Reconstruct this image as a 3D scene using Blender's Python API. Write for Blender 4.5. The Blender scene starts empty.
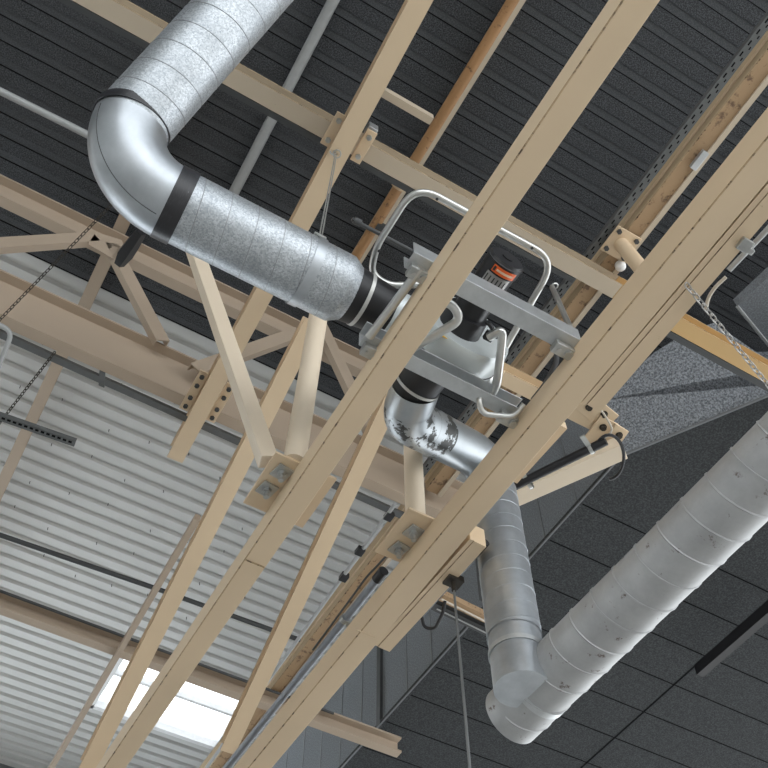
import bpy, bmesh, math, random
from mathutils import Vector, Matrix
random.seed(7)
SC = bpy.context.scene
COL = SC.collection
# ------------------------------------------------------------------ camera model
FPX = 966.0
EL = math.atan2(966., 637.)
HD = math.radians(30)
ce, se = math.cos(EL), math.sin(EL)
HV = Vector((math.sin(HD), math.cos(HD), 0)); RV = Vector((math.cos(HD), -math.sin(HD), 0)); ZV = Vector((0, 0, 1))
CAM = Vector((0, 0, 1.6))
FWD = HV*ce + ZV*se; UPV = -HV*se + ZV*ce
def ray(u, v): return FWD + RV*((u-384)/FPX) - UPV*((v-384)/FPX)
def oz(u, v, z):
    d = ray(u, v); return CAM + d*((z-CAM.z)/d.z)
def ox(u, v, x):
    d = ray(u, v); return CAM + d*(x/d.x)
def oy(u, v, y):
    d = ray(u, v); return CAM + d*(y/d.y)
cam = bpy.data.cameras.new('camera'); co = bpy.data.objects.new('camera', cam); COL.objects.link(co)
co.matrix_world = Matrix((( RV.x, UPV.x, -FWD.x, CAM.x), (RV.y, UPV.y, -FWD.y, CAM.y), (RV.z, UPV.z, -FWD.z, CAM.z), (0, 0, 0, 1)))
cam.sensor_width = 36; cam.sensor_height = 36; cam.lens = 36*FPX/768
cam.clip_start = .05; cam.clip_end = 200
SC.camera = co

# ------------------------------------------------------------------ materials
def newmat(name):
    m = bpy.data.materials.new(name); m.use_nodes = True
    nt = m.node_tree; b = nt.nodes['Principled BSDF']
    return m, nt, b
def N(nt, t, **kw):
    n = nt.nodes.new(t)
    for k, v in kw.items(): setattr(n, k, v)
    return n
def coords(nt, scale=(1, 1, 1)):
    tc = N(nt, 'ShaderNodeTexCoord'); mp = N(nt, 'ShaderNodeMapping'); mp.inputs['Scale'].default_value = scale
    nt.links.new(tc.outputs['Object'], mp.inputs['Vector']); return mp.outputs['Vector']
def noise(nt, vec, scale, detail=4, rough=.55):
    n = N(nt, 'ShaderNodeTexNoise'); n.inputs['Scale'].default_value = scale; n.inputs['Detail'].default_value = detail
    n.inputs['Roughness'].default_value = rough; nt.links.new(vec, n.inputs['Vector']); return n.outputs['Fac']
def ramp(nt, fac, stops):
    r = N(nt, 'ShaderNodeValToRGB'); e = r.color_ramp.elements
    while len(e) < len(stops): e.new(.5)
    for i, (p, c) in enumerate(stops):
        e[i].position = p; e[i].color = (c[0], c[1], c[2], 1) if len(c) == 3 else c
    nt.links.new(fac, r.inputs['Fac']); return r.outputs['Color']
def mix(nt, fac, a, b):
    m = N(nt, 'ShaderNodeMix', data_type='RGBA')
    if isinstance(fac, float): m.inputs[0].default_value = fac
    else: nt.links.new(fac, m.inputs[0])
    for i, c in ((6, a), (7, b)):
        if isinstance(c, tuple): m.inputs[i].default_value = (c[0], c[1], c[2], 1)
        else: nt.links.new(c, m.inputs[i])
    return m.outputs[2]
def bump(nt, b, h, s, dist=.01):
    n = N(nt, 'ShaderNodeBump'); n.inputs['Strength'].default_value = s; n.inputs['Distance'].default_value = dist
    nt.links.new(h, n.inputs['Height']); nt.links.new(n.outputs['Normal'], b.inputs['Normal'])
def paint(name, col, dirt, amount, rough=.5, scale=5., spec=.4):
    """painted steel: slow tone drift, plus specks of dirt / rust with a shape of their own"""
    m, nt, b = newmat(name); v = coords(nt)
    n1 = noise(nt, v, 1.7, 3); n2 = noise(nt, v, scale*6, 6, .7)
    base = mix(nt, n1, tuple(c*.90 for c in col), tuple(min(1, c*1.10) for c in col))
    f = ramp(nt, n2, [(0.0, (0, 0, 0)), (1-amount, (0, 0, 0)), (min(1, 1-amount+.09), (1, 1, 1))])
    c = mix(nt, f, base, dirt); nt.links.new(c, b.inputs['Base Color'])
    b.inputs['Roughness'].default_value = rough; b.inputs['Specular IOR Level'].default_value = spec
    bump(nt, b, n2, .05, .002)
    return m
def galv(name, lo, hi, metal=.85, rough=.38, scale=60, spangle=True, stain=None, samt=.3):
    m, nt, b = newmat(name); v = coords(nt)
    if spangle:
        vo = N(nt, 'ShaderNodeTexVoronoi'); vo.inputs['Scale'].default_value = scale
        nt.links.new(v, vo.inputs['Vector'])
        sx = N(nt, 'ShaderNodeSeparateColor'); nt.links.new(vo.outputs['Color'], sx.inputs['Color']); f = sx.outputs[0]
    else: f = noise(nt, v, scale, 5)
    n2 = noise(nt, v, 6, 5, .65)
    c = mix(nt, f, lo, hi)
    c2 = mix(nt, ramp(nt, n2, [(.35, (0, 0, 0)), (.7, (.6, .6, .6))]), c, tuple(x*.75 for x in lo))
    if stain:
        n3 = noise(nt, coords(nt, (1, 1, 1)), 14, 6, .7)
        c2 = mix(nt, ramp(nt, n3, [(1-samt, (0, 0, 0)), (1-samt+.06, (1, 1, 1))]), c2, stain)
    nt.links.new(c2, b.inputs['Base Color'])
    b.inputs['Metallic'].default_value = metal; b.inputs['Roughness'].default_value = rough
    bump(nt, b, n2, .08, .004)
    return m
def plain(name, col, rough=.5, metal=0., spec=.5, var=.12, scale=18):
    m, nt, b = newmat(name); v = coords(nt); n = noise(nt, v, scale, 4)
    nt.links.new(mix(nt, n, tuple(c*(1-var) for c in col), tuple(min(1, c*(1+var)) for c in col)), b.inputs['Base Color'])
    b.inputs['Roughness'].default_value = rough; b.inputs['Metallic'].default_value = metal; b.inputs['Specular IOR Level'].default_value = spec
    return m
def speckle(name, lo, hi, scale, rough=.9, p0=.42, p1=.66):
    m, nt, b = newmat(name); v = coords(nt); n = noise(nt, v, scale, 3, .6)
    nt.links.new(ramp(nt, n, [(p0, lo), (p1, hi)]), b.inputs['Base Color'])
    b.inputs['Roughness'].default_value = rough; b.inputs['Specular IOR Level'].default_value = .2
    bump(nt, b, n, .4, .004)
    return m
M = {}
M['cream'] = paint('cream_paint', (.66, .515, .35), (.22, .15, .09), .27)
M['cream2'] = paint('cream_paint_scuffed', (.64, .495, .335), (.22, .15, .09), .33)
M['edge'] = paint('rusty_edge', (.40, .29, .17), (.07, .045, .03), .48, .8, 4)
M['truss'] = paint('truss_shaded_cream', (.42, .335, .255), (.15, .11, .08), .27, .6)  # the cream paint with its shade under the roof mixed into the colour
M['grey_cream'] = paint('dusty_cream_paint', (.50, .42, .32), (.15, .11, .08), .33, .6)
M['rusty'] = paint('rusted_paint', (.52, .39, .25), (.22, .13, .07), .36, .7, 2.6)
M['rust_face'] = paint('rust_stained_face', (.37, .25, .145), (.15, .095, .06), .46, .8, 1.6)
M['ochre'] = paint('warm_light_rust', (.55, .36, .16), (.12, .07, .04), .36, .6, 2)  # ochre puts warm light and rust into the girder's colour
M['pipe_brown'] = paint('brown_pipe_paint', (.36, .20, .09), (.13, .07, .035), .42, .5, 3)
M['strut'] = paint('light_cream_paint', (.76, .645, .50), (.4, .28, .18), .22, .38, 4, .5)
M['galv'] = galv('spangled_zinc', (.33, .36, .385), (.62, .65, .68), .72, .46, 170)
M['galv_smooth'] = galv('worn_zinc', (.40, .43, .46), (.56, .59, .62), .80, .38, 9, False)
M['seam'] = plain('seam_shade_zinc', (.30, .31, .32), .5, .6)  # darkened so the shade lines of the duct seams sit in the colour
M['alu'] = galv('matt_zinc', (.38, .385, .39), (.50, .505, .51), .40, .52, 7, False, (.15, .12, .105), .385)
M['elbow'] = galv('peeling_elbow_zinc', (.36, .39, .41), (.54, .57, .59), .75, .34, 12, False)
M['channel'] = galv('channel_zinc', (.48, .50, .51), (.66, .68, .69), .75, .42, 20, False)
M['bolt'] = galv('bolt_zinc', (.42, .43, .42), (.66, .67, .65), .8, .35, 30, False)
M['steel_tube'] = plain('tube_steel', (.60, .60, .58), .28, .85, .5, .12, 25)
M['black'] = plain('black_rubber', (.012, .012, .014), .45, 0, .5, .3)
def tape_mat():
    m, nt, b = newmat('scuffed_black_tape'); nz = noise(nt, coords(nt, (4, 1, 1)), 26, 5, .7)
    nt.links.new(ramp(nt, nz, [(.50, (.018, .018, .021)), (.66, (.03, .03, .034)), (.74, (.22, .22, .23))]), b.inputs['Base Color'])
    b.inputs['Roughness'].default_value = .34; bump(nt, b, nz, .15, .003); return m
M['tape'] = tape_mat()
M['motor'] = plain('black_motor', (.014, .014, .016), .38, 0, .5, .3)
M['housing'] = plain('silver_housing', (.62, .66, .66), .33, .25, .5, .06)
M['white_band'] = plain('pale_band', (.55, .55, .53), .4, .4)
M['orange'] = plain('orange_label', (.80, .13, .02), .45)
M['yellow'] = plain('yellow_label', (.80, .47, .03), .45)
M['plate'] = plain('rating_plate', (.36, .36, .35), .4, .5, .5, .25, 120)
M['dark_print'] = plain('dark_print', (.03, .03, .03), .6)
M['pale_print'] = plain('pale_print', (.75, .55, .40), .6)
M['conduit'] = plain('grey_conduit', (.36, .37, .37), .45, .1)
M['conduit_pipe'] = plain('grey_blue_conduit', (.25, .275, .315), .5, .2, .5, .2, 30)
M['dark_conduit'] = plain('dark_conduit', (.05, .053, .055), .5)
M['mid_conduit'] = plain('mid_grey_conduit', (.13, .135, .135), .5)
M['tray'] = plain('tray_zinc', (.13, .135, .135), .5, .4, .5, .2)
M['chain'] = plain('chain_steel', (.40, .39, .37), .4, .7)
M['dark_chain'] = plain('dark_chain_steel', (.045, .038, .03), .6, .4)
M['wire'] = plain('wire_steel', (.42, .42, .40), .4, .6)
M['ivory_wire'] = plain('ivory_cable', (.55, .50, .42), .5)
M['white'] = plain('white_plastic', (.80, .80, .80), .4)
M['deck_dark'] = speckle('charcoal_acoustic_deck', (.030, .032, .035), (.105, .11, .118), 105)
M['deck_rib'] = speckle('charcoal_deck_rib', (.062, .066, .071), (.105, .11, .118), 105)
M['deck_edge'] = plain('deck_black_edge', (.006, .006, .007), .9, 0, .1)
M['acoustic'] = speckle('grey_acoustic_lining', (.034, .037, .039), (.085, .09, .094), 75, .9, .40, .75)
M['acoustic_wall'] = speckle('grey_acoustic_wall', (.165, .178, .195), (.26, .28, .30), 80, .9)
M['fascia'] = speckle('speckled_fascia', (.10, .11, .125), (.40, .43, .47), 78, .55, .36, .70)
M['wall_pale'] = plain('wall_pale', (.55, .55, .53), .8)
M['wall_trim'] = plain('wall_trim', (.17, .18, .19), .5)
M['concrete'] = speckle('concrete_floor', (.36, .35, .33), (.52, .51, .49), 3, .8)
def deck_white():
    m, nt, b = newmat('white_roof_sheet'); v = coords(nt); n = noise(nt, v, 2.0, 3); n2 = noise(nt, v, 40, 3)
    c = mix(nt, n, (.55, .55, .535), (.63, .63, .615))
    c = mix(nt, ramp(nt, n2, [(.70, (0, 0, 0)), (.80, (.2, .2, .2))]), c, (.5, .49, .46))
    nt.links.new(c, b.inputs['Base Color']); b.inputs['Roughness'].default_value = .42; return m
M['deck_white'] = deck_white()
def glass():
    m, nt, b = newmat('window_glass')
    b.inputs['Base Color'].default_value = (.95, .98, 1, 1); b.inputs['Roughness'].default_value = .02
    b.inputs['Transmission Weight'].default_value = 1; b.inputs['IOR'].default_value = 1.1
    return m
M['glass'] = glass()

# ------------------------------------------------------------------ mesh builder
class MB:
    def __init__(s): s.v = []; s.f = []; s.m = []; s.sm = []
    def add(s, vs, fs, mi=0, smooth=False):
        o = len(s.v); s.v += [Vector(p) for p in vs]
        for f in fs: s.f.append([o+i for i in f]); s.m.append(mi if not isinstance(mi, list) else 0); s.sm.append(smooth)
        if isinstance(mi, list): s.m[-len(fs):] = mi
        return s
    def boxf(s, c, ax, ay, az, mi=0):
        """box about centre c with half-vectors"""
        c = Vector(c); ax, ay, az = Vector(ax), Vector(ay), Vector(az)
        vs = [c+ax*i+ay*j+az*k for k in (-1, 1) for j in (-1, 1) for i in (-1, 1)]
        fs = [(0, 2, 3, 1), (4, 5, 7, 6), (0, 1, 5, 4), (2, 6, 7, 3), (0, 4, 6, 2), (1, 3, 7, 5)]
        return s.add(vs, fs, mi)
    def box(s, a, b, mi=0):
        a, b = Vector(a), Vector(b); c = (a+b)/2; h = (b-a)/2
        return s.boxf(c, (h.x, 0, 0), (0, h.y, 0), (0, 0, h.z), mi)
    def extr(s, prof, p0, p1, up=ZV, mi=0, side=None):
        """closed profile [(s,t)] swept from p0 to p1; mi may be a list per profile edge"""
        p0, p1 = Vector(p0), Vector(p1); d = (p1-p0).normalized()
        r = d.cross(Vector(up)).normalized() if side is None else Vector(side).normalized(); t = r.cross(d).normalized()
        if side is not None and t.dot(Vector(up)) < 0: t = -t
        n = len(prof); vs = [p+r*a+t*b for p in (p0, p1) for a, b in prof]
        fs = [(i, (i+1) % n, n+(i+1) % n, n+i) for i in range(n)]+[tuple(range(n-1, -1, -1)), tuple(range(n, 2*n))]
        ml = (list(mi)+[0, 0]) if isinstance(mi, list) else mi
        return s.add(vs, fs, ml)
    def tube(s, pts, r, n=12, mi=0, closed=False, caps=True):
        pts = [Vector(p) for p in pts]; k = len(pts); rr = r if isinstance(r, (list, tuple)) else [r]*k
        tans = []
        for i in range(k):
            a = pts[i-1] if (i > 0 or closed) else pts[i]; b = pts[(i+1) % k] if (i < k-1 or closed) else pts[i]
            tans.append((b-a).normalized())
        ref = Vector((0, 0, 1)) if abs(tans[0].z) < .9 else Vector((1, 0, 0))
        u = tans[0].cross(ref).normalized(); vs = []
        for i in range(k):
            u = (u - tans[i]*u.dot(tans[i])).normalized(); w = tans[i].cross(u)
            vs += [pts[i]+(u*math.cos(2*math.pi*j/n)+w*math.sin(2*math.pi*j/n))*rr[i] for j in range(n)]
        fs = []
        for i in range(k if closed else k-1):
            a, b = i*n, ((i+1) % k)*n
            fs += [(a+j, a+(j+1) % n, b+(j+1) % n, b+j) for j in range(n)]
        s.add(vs, fs, mi, True)
        if caps and not closed: s.add([vs[j] for j in range(n)], [tuple(range(n-1, -1, -1))], mi); s.add([vs[(k-1)*n+j] for j in range(n)], [tuple(range(n))], mi)
        return s
    def cyl(s, a, b, r, n=24, mi=0, r2=None): return s.tube([a, b], [r, r if r2 is None else r2], n, mi)
    def ring(s, c, axis, R, r, n=32, m=8, mi=0):
        axis = Vector(axis).normalized(); u = axis.orthogonal().normalized(); w = axis.cross(u)
        return s.tube([Vector(c)+(u*math.cos(2*math.pi*i/n)+w*math.sin(2*math.pi*i/n))*R for i in range(n)], r, m, mi, True)
    def band(s, a, b, R, t, n=40, mi=0):
        """open sleeve of thickness t between points a and b"""
        a, b = Vector(a), Vector(b); d = (b-a).normalized(); u = d.orthogonal().normalized(); w = d.cross(u); vs = []
        for p, q in ((a, R), (a, R+t), (b, R+t), (b, R)):
            vs += [p+(u*math.cos(2*math.pi*j/n)+w*math.sin(2*math.pi*j/n))*q for j in range(n)]
        fs = []
        for i in range(4):
            x, y = i*n, ((i+1) % 4)*n
            fs += [(x+j, x+(j+1) % n, y+(j+1) % n, y+j) for j in range(n)]
        return s.add(vs, fs, mi, True)
    def dome(s, c, axis, r, h, n=20, m=5, mi=0):
        axis = Vector(axis).normalized()
        pts = [Vector(c)+axis*h*math.sin(math.pi/2*i/m) for i in range(m+1)]
        return s.tube(pts, [max(.0006, r*math.cos(math.pi/2*i/m)) for i in range(m+1)], n, mi)
    def poly(s, pts, nrm, t, mi=0):
        pts = [Vector(p) for p in pts]; nrm = Vector(nrm).normalized()*t; n = len(pts)
        vs = pts+[p+nrm for p in pts]
        return s.add(vs, [tuple(range(n)), tuple(range(2*n-1, n-1, -1))]+[(i, n+i, n+(i+1) % n, (i+1) % n) for i in range(n)], mi)
    def build(s, name, mats, parent=None, base=None, bevel=0.):
        mats = mats if isinstance(mats, (list, tuple)) else [mats]
        me = bpy.data.meshes.new(name)
        off = Vector((0, 0, 0))
        if parent is not None:
            q = parent
            while q is not None: off += q.location; q = q.parent
        else:
            lo = Vector([min(p[i] for p in s.v) for i in range(3)]); hi = Vector([max(p[i] for p in s.v) for i in range(3)])
            off = (lo+hi)/2 if base is None else Vector(base)
        me.from_pydata([p-off for p in s.v], [], s.f)
        for m in mats: me.materials.append(M[m] if isinstance(m, str) else m)
        me.polygons.foreach_set('material_index', s.m); me.polygons.foreach_set('use_smooth', s.sm)
        bm = bmesh.new(); bm.from_mesh(me); bmesh.ops.recalc_face_normals(bm, faces=bm.faces); bm.to_mesh(me); bm.free()
        if any(s.sm): me.set_sharp_from_angle(angle=math.radians(40))
        o = bpy.data.objects.new(name, me); COL.objects.link(o)
        if parent is None: o.location = off
        else: o.parent = parent
        if bevel:
            b = o.modifiers.new('edge', 'BEVEL'); b.width = bevel; b.segments = 2; b.limit_method = 'ANGLE'; b.angle_limit = math.radians(50)
        return o
def tag(o, label=None, cat=None, group=None, kind=None):
    if label: o['label'] = label
    if cat: o['category'] = cat
    if group: o['group'] = group
    if kind: o['kind'] = kind
    return o
def thing(name, label, cat, loc, group=None):
    o = bpy.data.objects.new(name, None); COL.objects.link(o); o.location = Vector(loc); o.empty_display_size = .1
    bpy.context.view_layer.update()
    return tag(o, label, cat, group)
def I(w, h, tf=.009, tw=.007):
    a, b = w/2, tw/2
    return [(-a, 0), (a, 0), (a, tf), (b, tf), (b, h-tf), (a, h-tf), (a, h), (-a, h), (-a, h-tf), (-b, h-tf), (-b, tf), (-a, tf)]
IEDGE = [0, 1, 0, 0, 0, 1, 0, 1, 0, 0, 0, 1]      # flange edges carry the rust line
def RECT(w, h): return [(-w/2, 0), (w/2, 0), (w/2, h), (-w/2, h)]
def U(w, h, t): a = w/2; return [(-a, 0), (a, 0), (a, h), (a-t, h), (a-t, t), (-a+t, t), (-a+t, h), (-a, h)]
def arc(c, r, a0, a1, ux, uy, n=8):
    return [Vector(c)+Vector(ux)*r*math.cos(a0+(a1-a0)*i/n)+Vector(uy)*r*math.sin(a0+(a1-a0)*i/n) for i in range(n+1)]
def rounded(pts, r, n=6, closed=False):
    """polyline with its corners rounded"""
    pts = [Vector(p) for p in pts]; k = len(pts); out = []
    for i in range(k):
        if not closed and i in (0, k-1): out.append(pts[i]); continue
        p, a, b = pts[i], pts[i-1], pts[(i+1) % k]
        da, db = (a-p), (b-p); q = min(r, da.length*.48, db.length*.48)
        A, B = p+da.normalized()*q, p+db.normalized()*q
        for j in range(n+1):
            t = j/n; out.append(A*(1-t)**2+p*2*t*(1-t)+B*t*t)
    return out
def seam(mb, a, b, R, pitch, r=.0035, n=28, mi=0):
    """raised helical lock seam of a spiral duct"""
    a, b = Vector(a), Vector(b); d = (b-a); L = d.length; d.normalize(); u = d.orthogonal().normalized(); w = d.cross(u)
    k = int(L/pitch*n); pts = []
    for i in range(k+1):
        t = i/n; pts.append(a+d*(t*pitch)+(u*math.cos(2*math.pi*t)+w*math.sin(2*math.pi*t))*R)
    mb.tube(pts, r, 5, mi)
def bolt(parent, p, ax=(0, 0, -1), r=.011, washer=None, mat='bolt', name='bolt', spin=.5):
    """hexagon nut on a stub of thread, optionally over a square washer; p on the face, ax pointing out of it"""
    p = Vector(p); ax = Vector(ax).normalized()
    b = MB()
    b.tube([p, p+ax*r*1.1], r, 6); b.cyl(p+ax*r*1.05, p+ax*r*2.4, r*.55, 10)
    o = b.build(name, mat, parent)
    return o

# ------------------------------------------------------------------ the setting
def ribbed(mb, x0, x1, y0, y1, z, pitch, flat, depth, slope, s2):
    """trapezoidal roof sheet with ribs along X: flats at z, ribs rising to z+depth"""
    y = y0; prof = []
    while y < y1:
        prof += [(y, z, 0), (y+flat, z, 1), (y+flat+slope, z+depth, 1), (y+pitch-s2, z+depth, 2)]; y += pitch
    prof.append((y, z, 0))
    for i in range(len(prof)-1):
        (ya, za, k), (yb, zb, _) = prof[i], prof[i+1]
        mb.add([(x0, ya, za), (x1, ya, za), (x1, yb, zb), (x0, yb, zb)], [(0, 1, 2, 3)], k)
    mb.add([(x0, y0, z+depth+.05), (x1, y0, z+depth+.05), (x1, y, z+depth+.05), (x0, y, z+depth+.05)], [(0, 3, 2, 1)], 0)
    return y
RY0, RY1 = -2.98-.176*10, -2.98-.176*1
DK = (9.0, .176, .108, .009, .003, .008)
d = MB(); ribbed(d, -7, 9, -2.98-.176*28, RY0-.01, *DK); ribbed(d, -7, 9, RY1, 4.5, *DK); ribbed(d, -7, -3.5, RY0, RY1-.01, *DK); ribbed(d, 6.5, 9, RY0, RY1-.01, *DK)
# white sheet
tag(d.build('ceiling', ['deck_dark', 'deck_rib', 'deck_edge']), 'charcoal speckled acoustic roof deck with narrow ribs', kind='structure')
w = MB(); ribbed(w, -6, 9, 4.50, 8.70, 9.12, .168, .100, .034, .014, .020); ribbed(w, -6, 1.72, 8.70, 11.7, 9.12, .168, .100, .034, .014, .020)
ribbed(w, 3.40, 9, 8.70, 11.7, 9.12, .168, .100, .034, .014, .020); ribbed(w, 1.72, 3.40, 10.05, 11.7, 9.12, .168, .100, .034, .014, .020)
tag(w.build('ceiling.001', ['deck_white', 'deck_white', 'deck_white']), 'white ribbed sheet metal roof', kind='structure')
f = MB(); f.box((-16, -18, -.1), (20, 14, 0)); tag(f.build('floor', 'concrete'), 'pale concrete hall floor', kind='structure')
wl = MB(); wl.box((-7.2, -6, 0), (-7, 11.9, 9.25)); tag(wl.build('wall_left_added', 'wall_pale'), 'unseen pale wall added far to the left to cut side light', kind='structure')  # out of view; added to weaken the light coming from the left
# far wall with a band of windows, and a rooflight in the white sheets
YW = 11.7
wf = MB(); WX = [-6, -4.0, -2.0, 0, 2.0, 3.75]
wf.box((-6, YW, 0), (9, YW+.2, 4.2)); wf.box((-6, YW, 8.2), (9, YW+.2, 9.25)); wf.box((3.75, YW, 4.2), (9, YW+.2, 8.2))
for x in WX: wf.box((x-.06, YW, 4.2), (x+.06, YW+.2, 8.2))
tag(wf.build('wall_far', 'wall_trim'), 'far gable wall below the white roof', kind='structure')
for i in range(5):
    x0, x1 = WX[i]+.06, WX[i+1]-.06
    g = MB()
    for a, b in (((x0, YW+.03, 4.2), (x1, YW+.12, 4.25)), ((x0, YW+.03, 8.15), (x1, YW+.12, 8.2)), ((x0, YW+.03, 4.25), (x0+.05, YW+.12, 8.15)), ((x1-.05, YW+.03, 4.25), (x1, YW+.12, 8.15)), (((x0+x1)/2-.02, YW+.05, 4.25), ((x0+x1)/2+.02, YW+.10, 8.15))): g.box(a, b)
    wo = tag(g.build('window_%d' % (i+1), 'white'), 'tall window in the far wall', kind='structure')
    p = MB(); p.box((x0+.05, YW+.07, 4.25), (x1-.05, YW+.076, 8.15)); p.build('pane', 'glass', wo)
g = MB()
for a, b in (((-3.5, RY0, 8.98), (-3.42, RY1, 9.12)), ((6.42, RY0, 8.98), (6.5, RY1, 9.12)), ((-3.5, RY0, 8.98), (6.5, RY0+.07, 9.12)), ((-3.5, RY1-.07, 8.98), (6.5, RY1, 9.12)), ((-.2, RY0, 9.0), (-.14, RY1, 9.08)), ((3.1, RY0, 9.0), (3.16, RY1, 9.08))): g.box(a, b)
wo = tag(g.build('window_7', 'white'), 'unseen long rooflight added for light in the dark deck behind the viewer', kind='structure')  # unseen rooflight, added to brighten channel fronts, duct and strut
p = MB(); p.box((-3.42, RY0+.07, 9.05), (6.42, RY1-.07, 9.056)); p.build('pane', 'glass', wo)
g = MB()
for a, b in (((1.72, 8.70, 9.10), (1.78, 10.05, 9.22)), ((3.34, 8.70, 9.10), (3.40, 10.05, 9.22)), ((1.72, 8.70, 9.10), (3.40, 8.76, 9.22)), ((1.72, 9.99, 9.10), (3.40, 10.05, 9.22)), ((1.72, 9.34, 9.12), (3.40, 9.38, 9.20))): g.box(a, b)
wo = tag(g.build('window_6', 'white'), 'bright rooflight in the white roof sheets', kind='structure')
p = MB(); p.box((1.78, 8.76, 9.18), (3.34, 9.99, 9.186)); p.build('pane', 'glass', wo)
# acoustic enclosure at the right: wall face, soffit, sloped fascia
XE, ZE, XF = 3.757, 7.30, 2.93
e = MB(); e.box((XE, XF, ZE+.055), (XE+.08, YW, 8.98))
for k in range(20):
    y = 3.502+.43*k
    if y < YW-.1: e.box((XE-.006, y-.008, ZE+.055), (XE, y+.008, 8.98), 1)
e.box((XE-.03, 6.53, ZE), (XE, 6.60, 8.98), 2)
tag(e.build('wall_right', ['acoustic_wall', 'wall_trim', 'dark_conduit']), 'grey panelled wall of the acoustic enclosure', kind='structure')
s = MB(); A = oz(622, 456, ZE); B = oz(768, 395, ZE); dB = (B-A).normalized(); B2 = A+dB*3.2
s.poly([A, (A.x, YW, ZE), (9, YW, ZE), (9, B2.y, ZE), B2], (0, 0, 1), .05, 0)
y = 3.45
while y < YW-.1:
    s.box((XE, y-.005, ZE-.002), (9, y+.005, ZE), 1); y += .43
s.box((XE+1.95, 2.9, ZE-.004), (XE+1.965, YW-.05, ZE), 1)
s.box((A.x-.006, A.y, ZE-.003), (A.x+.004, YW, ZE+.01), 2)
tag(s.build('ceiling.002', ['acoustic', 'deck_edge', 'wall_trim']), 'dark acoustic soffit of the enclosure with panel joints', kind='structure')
fa = MB(); T0 = oz(600, 352, 8.0); T1 = oz(672, 341, 7.75)
# fascia plane through A, B and T1
nf = (B-A).cross(T1-A).normalized()
def onf(u, v):
    r = ray(u, v); return CAM + r*((A-CAM).dot(nf)/r.dot(nf))
pts = [onf(u, v) for u, v in ((622, 455), (768, 395), (900, 340), (860, 440-60), (768, 378), (714, 323), (690, 318), (620, 362), (575, 430))]
pts = [onf(622, 455), onf(768, 395), onf(880, 349), onf(800, 412-30), onf(714, 323), onf(690, 330), onf(655, 352), onf(600, 400)]
fa.poly(pts, nf if nf.dot(FWD) > 0 else -nf, .05, 0)
tag(fa.build('wall_fascia', 'fascia'), 'pale speckled sloping fascia of the enclosure', kind='structure')
tr = MB(); tr.tube([onf(622, 455.5), onf(768, 395.5), onf(880, 349.5)], .012, 6)
tag(tr.build('trim_1', 'wall_trim'), 'thin edge strip below the speckled fascia', kind='structure')

# ------------------------------------------------------------------ crane rails
def rail(name, label, p0, p1, w, h, mats=('cream', 'edge')):
    a = w/2; b = MB()   # box section with a rusty weld bead along its lower left corner
    b.extr([(-a+.004, 0), (a-.002, 0), (a, .002), (a, h), (-a, h), (-a, .006), (-a-.002, .004), (-a+.001, -.002)], p0, p1, mi=[0, 0, 0, 0, 0, 1, 1, 1])
    return tag(b.build(name, mats), label, 'beam', 'parallel cream beams')
RT = 5.14
r1 = rail('steel_rail', 'cream steel beam crossing in front of the fan, with a straight rust line', (1.097, -1.2, 5), (1.107, 9.25, 5), .108, .14)
r2 = rail('steel_rail', 'wide cream steel beam carrying the right ends of the two zinc channels', (1.853, -1.2, 5), (1.797, 9.25, 5), .116, .15)
b = MB(); b.extr([(-.034, 0), (.036, 0), (.036, .145), (-.0605, .145), (-.0605, .002), (-.037, .002), (-.037, .006), (-.034, .006)], (1.985, -1.2, 5.0), (1.961, 1.60, 5.0), mi=[0, 0, 0, 0, 0, 1, 1, 1])
r3 = tag(b.build('steel_rail', ('cream2', 'edge')), 'narrow scuffed beam beside the wide one, running from the top to the bolted plates', 'beam', 'parallel cream beams')
b = MB(); b.extr([(-.034, 0), (.036, 0), (.036, .12), (-.056, .12), (-.056, .002), (-.037, .002), (-.037, .006), (-.034, .006)], (1.968, 2.50, 5.0), (1.938, 3.36, 5.0), mi=[0, 0, 0, 0, 0, 1, 1, 1])
r4 = tag(b.build('steel_rail', ('cream2', 'edge')), 'short cream beam with a cut end, beside the wide one above the hanging cord', 'beam', 'parallel cream beams')
b = MB(); b.extr(RECT(.06, .05), oz(562, 426, 5.2), oz(512, 481, 5.2)); tag(b.build('flat_bar', 'cream'), 'plain cream bar between the bolted plates and the upright duct', 'bar')
# splice joint lines are thin cover straps on rail bottoms
wy = oz(249, 561, 5.0).y
b = MB(); b.box((1.052, wy-.004, 4.997), (1.150, wy+.004, 5.002)); b.build('weld_joint', 'edge', r1)
wy = oz(352, 628, 5.0).y
b = MB(); b.box((1.745, wy-.003, 4.9975), (1.858, wy+.003, 5.002)); b.build('weld_joint', 'cream2', r2)

# ------------------------------------------------------------------ suspension brackets on the rails
def bracket(label, x0, x1, y0, y1, z, bolts, wz):
    c = Vector(((x0+x1)/2, (y0+y1)/2, z))
    t = thing('suspension_bracket', label, 'bracket', c, 'bolted suspension brackets')
    p = MB(); p.box((x0, y0, z), (x1, y1, z+.014)); p.build('plate', 'cream', t, bevel=.002)
    for (bx, by) in bolts:
        w = MB(); w.boxf((bx, by, z-.008), (.040, .008, .004), (-.008, .040, 0), (0, 0, .006)); wo = w.build('washer', 'bolt', t, bevel=.002)
        n = MB(); n.tube([(bx, by, z-.014), (bx, by, z-.036)], .023, 6); n.build('nut', 'bolt', wo, bevel=.001)
        q = MB(); q.cyl((bx, by, z-.030), (bx, by, z-.066), .013, 12); q.build('threaded_end', 'bolt', wo)
    return t
bracket('suspension plate with two bolts under the round post and box strut', .925, 1.245, 2.60, 2.95, RT+.002, [(1.0, 2.685), (.985, 2.81)], 0)
bracket('suspension plate with two bolts on the wide beam, below the short post', 1.64, 2.02, 2.60, 2.93, RT+.026, [(1.735, 2.715), (1.728, 2.845)], 0)

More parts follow.
